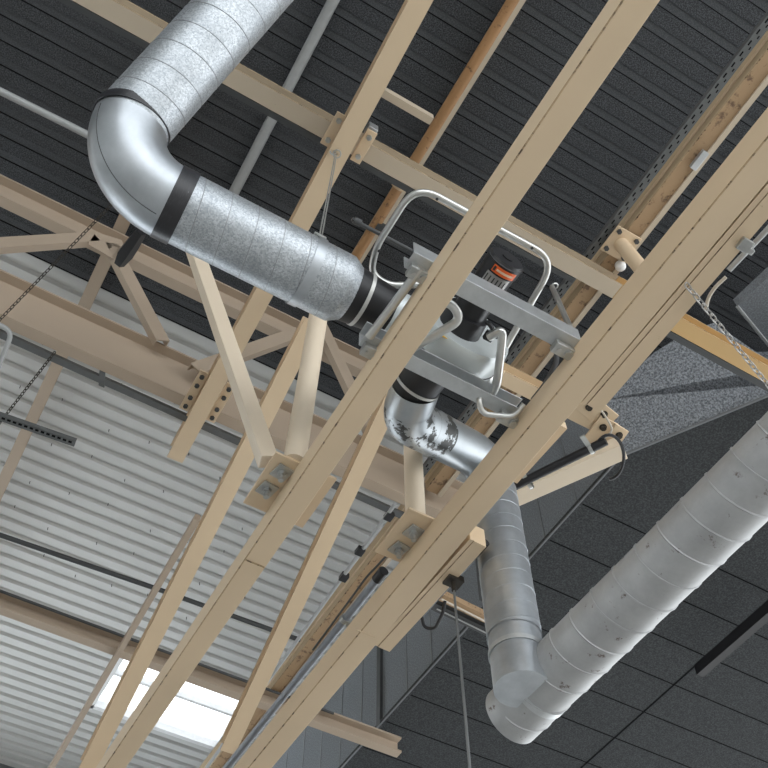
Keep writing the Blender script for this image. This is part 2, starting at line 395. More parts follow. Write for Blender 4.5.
# hanger posts
def post(label, p0, p1, r):
    b = MB(); b.tube([p0, p1], r, 32); return tag(b.build('hanger_post', 'strut'), label, 'post', 'round hanger posts')
post('tall round cream post rising from the bracket to the duct end', (1.03, 2.62, RT+.016), (1.03, 2.52, 6.6), .054)
post('round cream post standing behind the stained elbow', (1.712, 2.655, RT+.04), (1.712, 2.655, 6.6), .050)
# open box strut
bs = MB(); SA = oz(268, 462, 5.20); SB = oz(188, 232, 7.05)
dS = (SB-SA).normalized()
prof = [(.046*math.cos(q_)*1.28, .046*math.sin(q_)*1.28) for q_ in [math.radians(45*0+90*i+8) for i in range(4)]]
bs.extr(prof, SA, SB, up=FWD)
st = bs.build('diagonal_strut', 'strut', bevel=.006); tag(st, 'square cream strut leaning from the bracket to the duct, bright on one side', 'strut')
# long sloping braces
def brace(label, p0, p1, w, h, mat='cream'):
    b = MB(); b.extr(I(w, h, .008, .006), p0, p1, mi=IEDGE); return tag(b.build('diagonal_brace', (mat, 'edge')), label, 'brace', 'long cream braces')
def xplane(u, v, x): return ox(u, v, x)
def run(a, b, k): return a+(b-a)*k
a_ = oz(313, 322, 6.6); brace('long cream brace falling away beside the tall post, with brown trunking at its side', a_, run(a_, oz(137, 671, 5.6), 1.3), .105, .10)
a_ = oz(399, 385, 6.5); brace('long cream brace seen between the two rails below the elbow', a_, run(a_, oz(265.5, 671, 5.7), 1.3), .10, .10)
gl = MB(); gl.extr(RECT(.045, .06), oz(197, 520, 7.0), oz(4, 850, 7.0)); tag(gl.build('cable_duct', 'truss'), 'thin brown trunking running along the left brace', 'trunking')

# support girder under the trusses, with clamps
g3 = MB(); g3.extr(I(.115, .14), (.70, .2, 6.9), (.806, 4.30, 6.9), mi=IEDGE)
tag(g3.build('support_girder', ('cream', 'edge')), 'cream girder clamped under the cross girder and truss, its end cut square', 'girder')
def clamp(label, y0, y1, x, w):
    t = thing('girder_clamp', label, 'clamp', (x, (y0+y1)/2, 7.02), 'girder clamps')
    for sgn in (-1, 1):
        p = MB(); xx = x+sgn*(w/2+.036); p.box((xx-.032, y0, 7.0), (xx+.032, y1, 7.014)); po = p.build('clamp_plate', 'cream', t, bevel=.002)
        for k, yy in enumerate((y0+.04, y1-.04) if y1-y0 < .25 else (y0+.04, y0+.12, y1-.12, y1-.04)):
            q = MB(); q.tube([(xx, yy, 7.0), (xx, yy, 6.985)], .017, 6); q.build('bolt', 'dark_conduit' if y1-y0 > .25 else 'bolt', po)
    return t
clamp('clamp plates where the girder meets the dusty cross girder', 1.62, 1.83, .762, .125)
gc = MB(); c0 = oz(371, 131, 7.10); gc.boxf(c0, (.03, 0, 0), (0, .035, 0), (0, 0, .04)); gc.cyl(c0-ZV*.035, c0-ZV*.06, .016, 8); tag(gc.build('girder_clip', 'channel', bevel=.004), 'small zinc clip block on the dusty cross girder beside the clamp', 'clip')
clamp('clamp plates with four dark bolts where the girder meets the truss', 3.60, 3.95, .80, .125)

# ------------------------------------------------------------------ cross girders (along X)
P = MB(); P.extr(I(.11, .13), (-1.2, 1.765, 7.06), (2.735, 1.765, 7.06), up=ZV, mi=IEDGE)
tag(P.build('cross_girder', ('grey_cream', 'edge')), 'dusty cross girder passing above the fan cage', 'girder')
P = MB(); P.extr(I(.11, .13), (2.74, 1.765, 7.06), (8.5, 1.765, 7.06), up=ZV, mi=IEDGE)
tag(P.build('cross_girder', ('ochre', 'edge')), 'cross girder tinted ochre for warm light and rust, with dark scrapes, above the speckled fascia', 'girder')
cb = MB(); cb.box((-1.0, 1.825, 7.062), (2.45, 1.86, 7.09)); tag(cb.build('tray_or_shade_strip', 'dark_conduit'), 'narrow dark strip standing for the shadow gap along the dusty cross girder', 'cable tray')  # dark strip modelled for the shadow gap behind the girder
cb = MB(); cb.box((2.95, 1.825, 7.062), (6.5, 1.868, 7.09)); tag(cb.build('tray_or_shade_strip', 'dark_conduit'), 'narrow dark strip standing for the shadow gap along the ochre girder', 'cable tray')  # same shadow gap strip, continued along the ochre stretch
P = MB(); P.extr(I(.10, .12), (2.34, 2.55, 6.8), (3.15, 2.55, 6.8), mi=IEDGE)
tag(P.build('cross_girder', ('cream', 'edge')), 'short cream cross girder passing behind the wide beam', 'girder')
P = MB(); P.extr(RECT(.045, .07), (.80, 1.455, 7.2), (1.165, 1.455, 7.2)); tag(P.build('cross_girder', 'grey_cream'), 'short pale piece between the clamped girder and the brown pipe', 'girder')

# ------------------------------------------------------------------ trusses
def channel_prof(w, h, t, open_dir=-1):
    # web at s=+w (far side), flanges towards -s
    return [(0, 0), (w, 0), (w, h), (0, h), (0, h-t), (w-t, h-t), (w-t, t), (0, t)]
def chord(mb, x0, x1, y0, w, z, h, t=.018):
    prof = channel_prof(w, h, t)
    mb.extr(prof, (x0, y0, z), (x1, y0, z), side=(0, 1, 0))
def truss(label, y0, z, h, zu, hu, x0, x1, segs, w=.09):
    t = thing('roof_truss', label, 'truss', ((x0+x1)/2, y0+w/2, z))
    b = MB(); chord(b, x0, x1+.22, y0, w, z, h); b.build('lower_chord', 'truss', t)
    if zu:
        b = MB(); chord(b, x0, x1, y0, w, zu, hu); b.build('upper_chord', 'truss', t)
    for a, c in segs:
        b = MB(); b.extr([(-.055, 0), (.055, 0), (.055, .06), (.045, .06), (.045, .010), (-.045, .010), (-.045, .06), (-.055, .06)], a, c, up=(0, 1, 0)); b.build('diagonal', 'truss', t)
    return t
def q(u, v): return oy(u, v, 3.80)
t1 = truss('near roof truss with a deep lower chord and zigzag diagonals', 3.87, 7.04, .475, 8.43, .30, -6, 2.74,
      [(q(-40, 245), q(96, 236)), (q(112, 243), q(163, 340)), (q(196, 368), q(300, 331)), (q(318, 315), q(374, 432))])
gp = MB(); gp.add([q(96, 232), q(122, 240), q(128, 262), q(112, 258), q(88, 244)], [(0, 1, 2, 3, 4)]); gp.build('gusset', 'truss', t1)
t2 = truss('far roof truss chord low under the white sheets', 6.47, 7.04, .16, None, 0, -6, 3.7, [])
# purlins along Y
def purlin(label, x, y0, y1, z=8.76, w=.10, h=.23, mat='truss'):
    b = MB(); b.extr(I(w, h), (x, y0, z), (x, y1, z), mi=IEDGE); return tag(b.build('purlin', (mat, 'edge')), label, 'purlin', 'roof purlins')
purlin('purlin at the left, running behind the truss and over the perforated bracket', -.222, 2.0, 9.2, 8.75)
purlin('thin purlin beside the brown pipe', 1.575, -2, 4.4, 8.76, .07, .23, 'grey_cream')

# long girder on the right with rust stains, cable tray on its flank
def long_girder(label, y0, y1, mats):
    t = thing('long_girder', label, 'girder', (2.66, (y0+y1)/2, 7.2), 'rust stained long girder')
    b = MB(); b.extr([(-.065, .006), (-.059, 0), (.065, 0), (.065, .20), (-.065, .20)], (2.655, y0, 7.2), (2.655, y1, 7.2), mi=[1, 2, 0, 0, 0]); b.build('girder_body', ['rusty', 'edge', 'rust_face'], t)
    b = MB(); b.tube([(2.588, y0, 7.285), (2.588, y1, 7.285)], .010, 8); b.build('side_bead', 'cream', t)
    b = MB(); b.box((2.688, y0, 7.186), (2.722, y1, 7.20)); b.build('flat_bar', 'grey_cream', t)
    return t
lgA = long_girder('rust stained girder running back from the top, bolted post plate beneath', -1.5, 3.86, 0)
lgB = long_girder('rust stained girder beyond the truss, beside the grey conduit', 3.97, 9.2, 0)
def tray(label, y0, y1):
    t = MB(); t.extr(U(.054, .04, .004), (2.50, y0, 7.22), (2.50, y1, 7.22)); y = y0+.05
    while y < y1-.06:
        t.box((2.484, y, 7.2185), (2.493, y+.03, 7.2215), 1); t.box((2.506, y+.03, 7.2185), (2.513, y+.048, 7.2215), 1); y += .07
    return tag(t.build('tray_or_shade_strip', ['tray', 'deck_edge']), label, 'cable tray')
tray('perforated dark cable tray along the rusty girder', -1.5, 3.8)
# clip on the rusty girder
k = MB(); c = oz(699, 160, 7.17); k.boxf(c, (.022, 0, 0), (0, .062, 0), (0, 0, .016)); tag(k.build('cable_clip', 'channel', bevel=.003), 'small grey clip box on the rusty girder', 'clip')

# post plate with four bolts and the slanted tube under the rusty girder
pc = oz(621, 244, 7.18)
t = thing('post_plate', 'four hole end plate and slanted tube bolted below the rusty girder', 'bracket', pc)
b = MB(); b.boxf((pc.x, pc.y, 7.178), (.094, 0, 0), (0, .094, 0), (0, 0, .007)); b.build('end_plate', 'cream2', t, bevel=.002)
for dx in (-.068, .068):
    for dy in (-.066, .066):
        n = MB(); n.tube([(pc.x+dx, pc.y+dy, 7.171), (pc.x+dx, pc.y+dy, 7.155)], .017, 6); n.build('bolt', 'dark_conduit', t)
te = oz(664, 296, 6.4)
b = MB(); b.tube([Vector((pc.x, pc.y, 7.175)), te], .046, 24); b.build('tube', 'cream2', t)
lm = MB(); c = oz(620, 265, 7.19); lm.cyl(c, c-ZV*.02, .035, 20); lm.dome(c-ZV*.02, (0, 0, -1), .035, .03); tag(lm.build('ceiling_sensor', 'white'), 'small white dome under the rusty girder', 'sensor')

# ------------------------------------------------------------------ right end plates and diagonal brace
t = thing('end_bracket', 'pair of overlapping bolted plates at the end of the short girder', 'bracket', oz(605, 430, 6.8))
def pl(uvs, z, n, bolts):
    b = MB(); b.poly([oz(u, v, z) for u, v in uvs], (0, 0, 1), .014); o = b.build('plate', 'cream', t, bevel=.002)
    for u, v in bolts:
        c = oz(u, v, z); q_ = MB(); q_.cyl(c, c-ZV*.006, .025, 16, 0); q_.tube([c-ZV*.004, c-ZV*.024], .020, 6); q_.build('bolt', 'dark_chain', o)
pl([(575, 408), (592, 394), (619, 416), (603, 432)], 6.795, 0, [(589, 407), (604, 414)])
pl([(582, 441), (601, 416), (619, 425), (598, 448)], 6.775, 0, [(603, 427)])
pl([(600, 447), (616, 424), (629, 432), (614, 453)], 6.760, 0, [(619, 435)])
cbB = MB(); a0, a1 = oz(472, 519, 6.62), oz(624, 452, 6.62)
cbB.extr(RECT(.13, .10), a0, a1); o = cbB.build('diagonal_brace', 'strut', bevel=.004); tag(o, 'pale box brace running from the bolted plates behind the upright duct', 'brace')
# black cable hose clipped to it
bl = MB(); h0, h1 = oz(513, 487, 6.5), oz(606, 441, 6.5); bl.tube([h0, h1], .030, 14)
o = bl.build('cable_hose', 'black'); tag(o, 'black cable hose clipped along the pale box brace', 'hose')
for u, v in ((530, 484), (591, 449)):
    c = oz(u, v, 6.5); dd = (h1-h0).normalized(); pp = dd.cross(ZV)
    b = MB(); b.band(c-dd*.012+Vector((0, 0, .0)), c+dd*.012, .031, .004, 20); b.boxf(c+pp*.075-ZV*.0, dd*.016, pp*.05, ZV*.006); b.build('clip', 'bolt', o)
lp = MB(); c = oz(609, 457, 6.5); pts = [oz(609+24*math.cos(a)*.62, 457+24*math.sin(a)*.92, 6.5) for a in [math.radians(x) for x in range(-150, 100, 12)]]
lp.tube(pts, .011, 8); tag(lp.build('cable_loop', 'black'), 'loop of black cable at the end of the pale box brace', 'cable')
wr = MB(); wr.tube(rounded([oz(595, 402, 6.7), oz(607, 418, 6.6), oz(614, 432, 6.6), oz(598, 441, 6.55)], .1), .007, 8); tag(wr.build('cable', 'ivory_wire'), 'thin ivory cable looping over the bolted plates', 'cable')
gl_ = MB(); c = oz(595, 399, 6.72); gl_.cyl(c, c-Vector((-.05, .06, .04)), .024, 12); gl_.boxf(oz(596, 392, 6.72), (.05, -.01, 0), (.01, .035, 0), (0, 0, .015)); tag(gl_.build('cable_gland', 'dark_chain'), 'dark cable gland above the bolted plates', 'fitting')

# ------------------------------------------------------------------ ventilation ducts
YD, ZD_, RD = 1.853, 5.45, .160
BR, X0 = .280, .018
H0 = Vector((-1, 0, 0)); DU = Vector((.0, -.44, .84)).normalized(); DR = Vector((.22, -.64, .72)).normalized()      # the run beyond the bend climbs back over the viewer
N0 = (DU-H0*DU.dot(H0)).normalized(); TE = math.acos(DU.dot(H0)); BC = Vector((X0, YD, ZD_))+N0*BR; BN = H0.cross(N0)
def bend(t, ro=0., rb=0.):
    o_ = -N0*math.cos(t)+H0*math.sin(t); return BC+o_*(BR+ro)-BN*rb
PE = bend(TE)
t = thing('ventilation_duct', 'large galvanised duct with a bend at the upper left, ending by the fan', 'duct', (.5, YD, ZD_))
b = MB(); b.tube([(X0, YD, ZD_), (.838, YD, ZD_)], RD, 56, 0, False, False)
b.tube([(.838, YD, ZD_), (.842, YD, ZD_), (.90, YD, ZD_)], [RD, RD, .128], 56, 0, False, False)
seam(b, (X0+.05, YD, ZD_), (.83, YD, ZD_), RD, .125, .0022, 28, 1); b.build('straight_run', ['galv', 'seam'], t)
b = MB(); b.tube([bend(TE*i/30) for i in range(31)], RD+.004, 56, 0, False, False); eb = b.build('bend', 'galv_smooth', t)
b = MB(); b.tube([bend(TE*(.04+.9*i/24), (RD+.004)*math.cos(.5), (RD+.004)*math.sin(.5)) for i in range(25)], .002, 6); b.build('weld_seam', 'dark_conduit', eb)
b = MB(); b.tube([PE, PE+DR*3.2], RD+.006, 56, 0, False, False); seam(b, PE+DR*.05, PE+DR*3.2, RD+.006, .125, .0024, 28, 1); b.build('overhead_run', ['galv', 'seam'], t)
b = MB(); b.band((X0-.012, YD, ZD_), (X0+.066, YD, ZD_), RD+.005, .003, 56); b.build('tape', 'tape', t)
b = MB(); b.band(PE-DU*.014, PE+DU*.028, RD+.010, .003, 56); b.build('tape', 'tape', t)
b = MB(); b.band((.65, YD, ZD_), (.695, YD, ZD_), RD+.0035, .0025, 56)
so = b.build('hanging_strap', 'galv_smooth'); tag(so, 'zinc strap round the large duct near its right end', 'strap')
b = MB(); b.box((.655, YD-.115, ZD_+.115), (.69, YD-.085, ZD_+.175)); b.boxf((.673, YD-.10, ZD_+.165), (.03, 0, 0), (0, .018, 0), (0, 0, .006)); b.build('lug', 'bolt', so, bevel=.002)
b = MB(); hk = Vector((.722, 1.80, 6.90)); lug = Vector((.673, YD-.10, ZD_+.17))
b.tube([lug, hk], .0035, 6); b.tube([lug+Vector((.012, 0, 0)), hk+Vector((.012, .01, 0))], .0035, 6); b.ring(hk+Vector((.01, 0, -.012)), (0, .2, 1), .022, .004, 16, 6); b.ring(hk+Vector((-.012, .01, .0)), (0, .9, .3), .016, .005, 16, 6)
tag(b.build('hanging_wire', 'wire'), 'pair of thin wires from the clamped girder down to the duct strap', 'wire')

# flexible sleeve between duct and fan
t = thing('flexible_sleeve', 'black flexible sleeve joining the large duct to the fan outlet', 'sleeve', (1.0, YD, ZD_))
b = MB(); b.tube([(.88, YD, ZD_), (.90, YD, ZD_), (.97, YD, ZD_), (1.10, YD, ZD_)], [.134, .132, .125, .112], 40); b.build('sleeve_body', 'black', t)
b = MB(); b.band((.943, YD, ZD_), (.960, YD, ZD_), .1275, .003, 40); b.build('clamp_band', 'white_band', t)

# the fan
FX, FZ = 1.405, 5.44
t = thing('extraction_fan', 'silver extraction fan with a black motor between the two beams', 'fan', (FX, 1.85, FZ))
b = MB()
n = 48; RH = .222; SX, SZ = FX+.035, FZ+.055; pr = []
def scroll(a):   # volute radius grows towards the outlet
    return RH+.03*((a % (2*math.pi))/(2*math.pi))
for yy, k in ((1.745, .965), (1.757, .99), (1.775, 1.0), (1.89, 1.0), (1.905, .96)):
    pr.append([Vector((SX+scroll(2*math.pi*i/n)*k*math.cos(2*math.pi*i/n), yy, SZ+scroll(2*math.pi*i/n)*k*math.sin(2*math.pi*i/n))) for i in range(n)])
vs = [p for r in pr for p in r]; fs = []
for i in range(4): fs += [(i*n+j, i*n+(j+1) % n, (i+1)*n+(j+1) % n, (i+1)*n+j) for j in range(n)]
b.add(vs, fs, 0, True); b.add(pr[0], [tuple(range(n))], 0); b.add(pr[4], [tuple(range(n-1, -1, -1))], 0)
hs = b.build('housing', 'housing', t)
b = MB(); b.tube([pr[3][i]+Vector((0, -.02, 0)) for i in range(n)], .004, 6, 0, True); b.build('rim_gasket', 'black', hs)
b = MB(); b.tube([(FX-.10, YD, ZD_), (1.09, YD, ZD_)], .117, 36); b.build('outlet', 'housing', t)
b = MB(); b.tube([(FX, 1.66, FZ), (FX, 1.765, FZ)], [.100, .112], 36); b.tube([(FX, 1.41, FZ), (FX, 1.68, FZ)], .080, 36); b.tube([(FX, 1.365, FZ), (FX, 1.412, FZ)], [.086, .086], 36); mo = b.build('motor', 'motor', t)
b = MB(); b.tube([(FX, 1.348, FZ), (FX, 1.365, FZ)], [.078, .088], 36); b.ring((FX, 1.365, FZ), (0, 1, 0), .086, .004, 36, 6); b.tube([(FX, 1.342, FZ), (FX, 1.349, FZ)], .028, 18); b.build('fan_cowl', 'black', mo)
def curved(y0, y1, a0, a1, R, t_, mat, name, parent, extra=()):
    b = MB(); k = 10
    vs = []
    for rr in (R, R+t_):
        for yy in (y0, y1):
            vs += [Vector((FX+rr*math.cos(a), yy, FZ+rr*math.sin(a))) for a in [a0+(a1-a0)*i/k for i in range(k+1)]]
    m = k+1; fs = []
    for i in range(k):
        fs += [(2*m+i, 2*m+i+1, 3*m+i+1, 3*m+i), (i, m+i, m+i+1, i+1), (i, i+1, 2*m+i+1, 2*m+i), (m+i, 3*m+i, 3*m+i+1, m+i+1)]
    fs += [(0, 2*m, 3*m, m), (k, m+k, 3*m+k, 2*m+k)]
    b.add(vs, fs, 0); return b.build(name, mat, parent)
curved(1.374, 1.408, math.radians(-130), math.radians(-52), .0862, .0015, 'orange', 'warning_label', mo)
curved(1.386, 1.396, math.radians(-116), math.radians(-62), .0879, .0008, 'pale_print', 'label_text', mo)
curved(1.380, 1.402, math.radians(-127), math.radians(-120), .0879, .0008, 'dark_print', 'label_symbol', mo)
curved(1.418, 1.475, math.radians(-140), math.radians(-55), .0805, .0015, 'plate', 'rating_plate', mo)
for i in range(6):
    a = -135+13*i; curved(1.430, 1.465, math.radians(a), math.radians(a+4), .0821, .0006, 'dark_print', 'plate_text', mo)
b = MB(); c = Vector((FX-.085, 1.755, FZ-.135)); b.boxf(c, (.036, 0, .0), (0, .002, .0), (0, 0, .024)); sk = b.build('warning_sticker', 'yellow', hs)
b = MB(); b.boxf(c-Vector((0.0, .0025, 0)), (.012, 0, .0), (0, .0006, 0), (0, 0, .008)); b.build('sticker_symbol', 'dark_print', sk)
b = MB(); b.tube(rounded([oz(487, 322, 5.35), oz(492, 327, 5.32), oz(494, 337, 5.32), oz(499, 336, 5.32)], .03), .011, 8); b.boxf(oz(489, 336, 5.33), (.02, 0, 0), (0, .02, 0), (0, 0, .014)); b.build('supply_cable', 'black', t)

# fan inlet sleeve (Y direction) and the S-bend to the upright duct
t = thing('flexible_sleeve', 'black flexible sleeve between the fan inlet and the stained elbow', 'sleeve', (FX, 2.05, FZ))
b = MB(); b.tube([(FX, 1.93, FZ), (FX, 2.02, FZ), (FX, 2.16, FZ+.01)], [.115, .113, .113], 40); b.build('sleeve_body', 'black', t)
b = MB(); b.band((FX, 2.105, FZ+.006), (FX, 2.120, FZ+.006), .1155, .003, 40); b.build('clamp_band', 'white_band', t)
VX, VY = 2.17, 2.59
t = thing('duct_elbow', 'stained segmented S-bend leading from the fan over the wide beam', 'elbow', (1.7, 2.45, FZ))
path = [Vector((FX, 2.13, FZ)), Vector((FX+.060, 2.335, FZ+.03)), Vector((VX, VY, 5.86)), Vector((VX, VY, 5.10))]
pp = rounded(path, .24, 14)
b = MB(); b.tube(pp, .119, 44, 0, False, False); el = b.build('elbow_body', 'elbow', t)
for f_ in (.10, .36):
    rb = MB(); p_ = pp[15].lerp(pp[16], f_); rb.ring(p_, pp[16]-pp[15], .1193, .0016, 40, 6); rb.build('joint_ring', 'mid_conduit', el)
# residue of peeled tape: ragged dark patches clinging to the elbow
def patch_mat():
    m, nt, b_ = newmat('peeling_tape'); v = coords(nt, (1, 1, 1)); nz = noise(nt, v, 9, 5, .7)
    f_ = ramp(nt, nz, [(.505, (0, 0, 0)), (.53, (1, 1, 1))])
    nt.links.new(mix(nt, f_, (.42, .45, .47), (.03, .032, .03)), b_.inputs['Base Color'])
    mr = N(nt, 'ShaderNodeMapRange'); nt.links.new(f_, mr.inputs['Value']); mr.inputs['To Min'].default_value = .75; mr.inputs['To Max'].default_value = 0
    nt.links.new(mr.outputs['Result'], b_.inputs['Metallic']); b_.inputs['Roughness'].default_value = .38; return m
M['patch'] = patch_mat()
b = MB(); b.tube(pp[2:16]+[pp[15].lerp(pp[16], .42)], .1204, 44, 0, False, False); b.build('tape_residue', 'patch', el)
for i, a in ((16, .5), (18, .5)):
    pass
t = thing('ventilation_duct', 'upright spiral duct dropping behind the wide beam to the branch', 'duct', (VX, VY, 4.9))
b = MB(); b.tube([(VX, VY, 5.60), (VX, VY, 4.58)], .124, 48, 0, False, False); b.tube([(VX, VY, 5.12), (VX, VY, 4.30)], .121, 48, 0, False, True); seam(b, (VX, VY, 5.58), (VX, VY, 4.52), .124, .098, .0017); b.build('spiral_body', 'galv_smooth', t)
b = MB(); b.band((VX, VY, 4.475), (VX, VY, 4.50), .1225, .004, 48); b.build('collar', 'channel', t)
t = thing('ventilation_duct', 'large stained spiral duct running up to the right under the dark soffit', 'duct', (2.33, 1.5, 4.42))
b = MB(); e0, e1 = Vector((2.31, 2.86, 4.40)), Vector((2.378, -1.0, 4.43))
b.tube([e0, e1], .138, 56); seam(b, e0+(e1-e0)*.02, e1, .138, .142, .0048); b.build('spiral_body', 'alu', t)
b = MB(); dd = (e1-e0).normalized(); b.band(e0+dd*.20, e0+dd*.235, .1385, .003, 56); b.build('collar', 'channel', t)

# ------------------------------------------------------------------ channels carrying the fan
def channel(label, x0, x1, y, h, deep):
    t = thing('mounting_channel', label, 'channel', ((x0+x1)/2, y, RT+.01), 'zinc mounting channels')
    b = MB(); zb_ = RT+.006
    if deep: b.extr([(-.036, 0), (.036, 0), (.036, h), (-.036, h), (-.036, h-.006), (.030, h-.006), (.030, .006), (-.036, .006)], (x0, y, zb_), (x1, y, zb_), side=(0, 1, 0))
    else: b.extr([(-.041, 0), (.041, 0), (.041, h), (.035, h), (.035, .006), (-.035, .006), (-.035, h), (-.041, h)], (x0, y, zb_), (x1, y, zb_), side=(0, 1, 0))
    b.build('channel_body', 'channel', t, bevel=.0025)
    for xx in (x0+.06, x1-.055):
        c = Vector((xx, y+.03, RT-.004)); g = MB()
        prof = [(-.045, -.012), (.045, -.012), (.062, .0), (.062, .014), (.045, .024), (-.045, .024)]
        g.extr(prof, c+Vector((0, -.028, -.012)), c+Vector((0, .028, -.012)), side=(1, 0, 0)); cl = g.build('beam_clamp', 'bolt', t, bevel=.004)
        k = MB(); k.cyl(c+Vector((.030, .0, -.024)), c+Vector((.030, .0, -.036)), .020, 16); k.cyl(c+Vector((-.02, 0, -.022)), c+Vector((-.02, 0, -.032)), .010, 6); k.build('bolt', 'bolt', cl)
    return t
channel('zinc channel under the fan motor, nearer the camera', .955, 1.79, 1.452, .095, False)
channel('zinc channel under the fan inlet, nearer the elbow', .975, 1.79, 1.872, .10, True)
b = MB(); b.tube([(1.012, 1.45, RT-.01), (.99, 1.84, RT-.01)], .019, 16); tag(b.build('tie_rod', 'steel_tube'), 'grey round rod linking the left ends of the channels', 'rod')
b = MB(); b.tube([oz(352, 219, 6.2), oz(357, 222, 6.2), oz(412, 251, 6.2)], .011, 12); b.tube([oz(354, 220, 6.2), oz(361, 223.5, 6.2)], .019, 12); tag(b.build('tie_rod', 'dark_conduit'), 'thin dark rod with a black collar crossing the brown pipe', 'rod')
b = MB(); b.tube([oz(552, 287, 5.75), oz(570, 327, RT+.1)], .013, 12); b.ring(oz(555, 286, 5.75), (0, 0, 1), .014, .004, 14, 6); tag(b.build('tie_rod', 'steel_tube'), 'slanted thin rod standing at the right end of the near channel', 'rod')

b = MB(); b.tube(rounded([oz(548, 338, 5.35), oz(556, 348, 5.4), oz(557, 362, 5.6), oz(545, 384, 5.9), oz(533, 399, 6.1)], .12, 8), .013, 10); tag(b.build('cable', 'black'), 'black cable hanging in a curve behind the end of the near channel', 'cable')
# tubular cage round the fan
t = thing('tube_cage', 'bent steel tube cage round the fan', 'cage', (1.35, 1.6, 5.2))
z = 5.70
lp = rounded([(1.32, 1.70, z), (1.09, 1.845, z), (.985, 1.83, z), (.938, 1.70, z), (.94, 1.345, z), (1.70, 1.335, z), (1.715, 1.93, z-.16), (1.70, 1.98, 5.36)], .12, 8)
b = MB(); b.tube(lp, .0165, 14); tb = b.build('upper_hoop', 'steel_tube', t)
for (u, v) in ((437, 199), (532, 248), (379, 251)):
    c = oz(u, v, z-.016); k = MB(); k.cyl(c+ZV*.004, c-ZV*.003, .007, 10); k.build('hole_plug', 'dark_conduit', tb)
b = MB(); zz = 5.24
b.tube(rounded([oz(405, 352, zz), oz(432, 337, zz), oz(462, 319, zz), oz(449, 300, zz), oz(424, 309, zz+.05)], .09, 8), .0205, 14); b.build('left_foot', 'steel_tube', t)
b = MB(); b.tube(rounded([oz(489, 337, 5.31), oz(503, 329, 5.29), oz(501, 352, 5.27), oz(497, 384, 5.25), oz(492, 396, 5.26)], .045, 8), .0205, 14); b.build('right_foot', 'steel_tube', t)
b = MB(); b.tube(rounded([oz(492, 396, 5.245), oz(478, 398, 5.14), oz(482, 414, 5.10), oz(514, 417, 5.10), oz(524, 404, 5.13)], .05, 8), .013, 12); b.build('under_loop', 'steel_tube', t)

# ------------------------------------------------------------------ pipes and conduits
def pipe(name, mat, label, pts, r, cat='pipe', group=None, rd=.0, n=14):
    b = MB(); b.tube(rounded(pts, rd) if rd else pts, r, n); return tag(b.build(name, mat), label, cat, group)
pb = pipe('service_pipe', 'pipe_brown', 'brown pipe running under the charcoal deck beside a pale purlin', [(1.275, -1.5, 7.62), (1.30, 3.8, 7.62)], .036)
for yy in (2.02, 1.93):
    b = MB(); b.band((1.289, yy, 7.62), (1.289, yy+.03, 7.62), .036, .012, 18); b.build('coupling', 'rusty', pb)
b = MB(); c = oz(383, 228, 7.6); b.boxf(c, (.05, 0, 0), (0, .02, 0), (0, 0, .03)); tag(b.build('pipe_clip', 'dark_conduit'), 'small dark clip beside the brown pipe', 'clip')
pipe('conduit', 'conduit', 'grey conduit under the deck, ending behind the large duct', [(.44, -1.5, 8.93), (.45, 3.35, 8.93)], .042)
pipe('conduit', 'conduit', 'pale conduit crossing the deck beyond the bend', [oz(-260, -39, 8.70), oz(188, 185, 8.70)], .028)
pipe('conduit', 'dark_conduit', 'dark conduit crossing the white roof sheets', [oz(-80, 507, 7.25), oz(0, 535, 7.25), oz(160, 590, 7.25), oz(300, 640, 7.25)], .020)
pipe('conduit', 'dark_conduit', 'thin dark conduit along the far truss', [(-5, 6.44, 7.16), (3.2, 6.44, 7.16)], .012)
b = MB(); b.extr(U(.05, .03, .004), (-3, 3.995, 7.03), (3.2, 4.06, 7.03)); tag(b.build('tray_or_shade_strip', 'tray'), 'grey cable tray along the underside of the near truss', 'cable tray')
pipe('conduit', 'conduit', 'grey conduit elbow turning down below the near truss', [oz(-20, 316, 6.95), oz(13, 331, 6.95), oz(-12, 392, 6.75)], .016, rd=.07)
b = MB(); b.boxf(oz(102, 379, 6.98), (.02, .0, 0), (.018, .055, 0), (0, 0, .006)); tag(b.build('hanger_strip', 'tray'), 'short flat grey strip hanging from the truss tray', 'strip')
pipe('conduit', 'conduit', 'thin grey conduit with black clips along the far rusty girder', [oz(395, 504, 6.95), oz(274.5, 672, 6.95), oz(205, 770, 6.95)], .015)
for i, (u, v, l) in enumerate(((362, 552, 'upper black clip on the thin grey conduit'), (346, 578, 'lower black clip on the thin grey conduit'), (391, 517, 'topmost black clip on the thin grey conduit'))):
    b = MB(); c = oz(u-2, v-1, 6.95); b.boxf(c, (.03, .0, 0), (0, .035, 0), (0, 0, .022)); tag(b.build('conduit_clip', 'black', bevel=.004), l, 'clip')
gp_ = pipe('conduit', 'conduit_pipe', 'thick grey conduit clamped beside the wide beam at the bottom', [oz(383, 572, 5.22), oz(303, 672, 5.22), oz(225, 770, 5.22)], .022, n=20)
c = oz(380, 575.5, 5.22); dd = (oz(303, 672, 5.22)-oz(383, 572, 5.22)).normalized()
b = MB(); b.tube([c-dd*.04, c+dd*.035], .028, 18); b.build('end_sleeve', 'black', gp_)
b = MB(); c = oz(345, 619, 5.22); b.band(c-dd*.014, c+dd*.014, .023, .006, 20); b.boxf(c+Vector((.05, 0, -.02)), (.035, 0, 0), (0, .016, 0), (0, 0, .012)); b.cyl(c+Vector((.05, 0, -.03)), c+Vector((.05, 0, -.06)), .012, 10); b.build('pipe_clamp', 'bolt', gp_)
b = MB(); b.tube(rounded([c-dd*.62+Vector((-.03, 0, 0)), c-dd*.30+Vector((-.045, 0, .02)), c-dd*.22+Vector((-.05, 0, .0)), c+dd*.30+Vector((-.035, 0, 0))], .04), .006, 8); b.build('cable', 'dark_conduit', gp_)
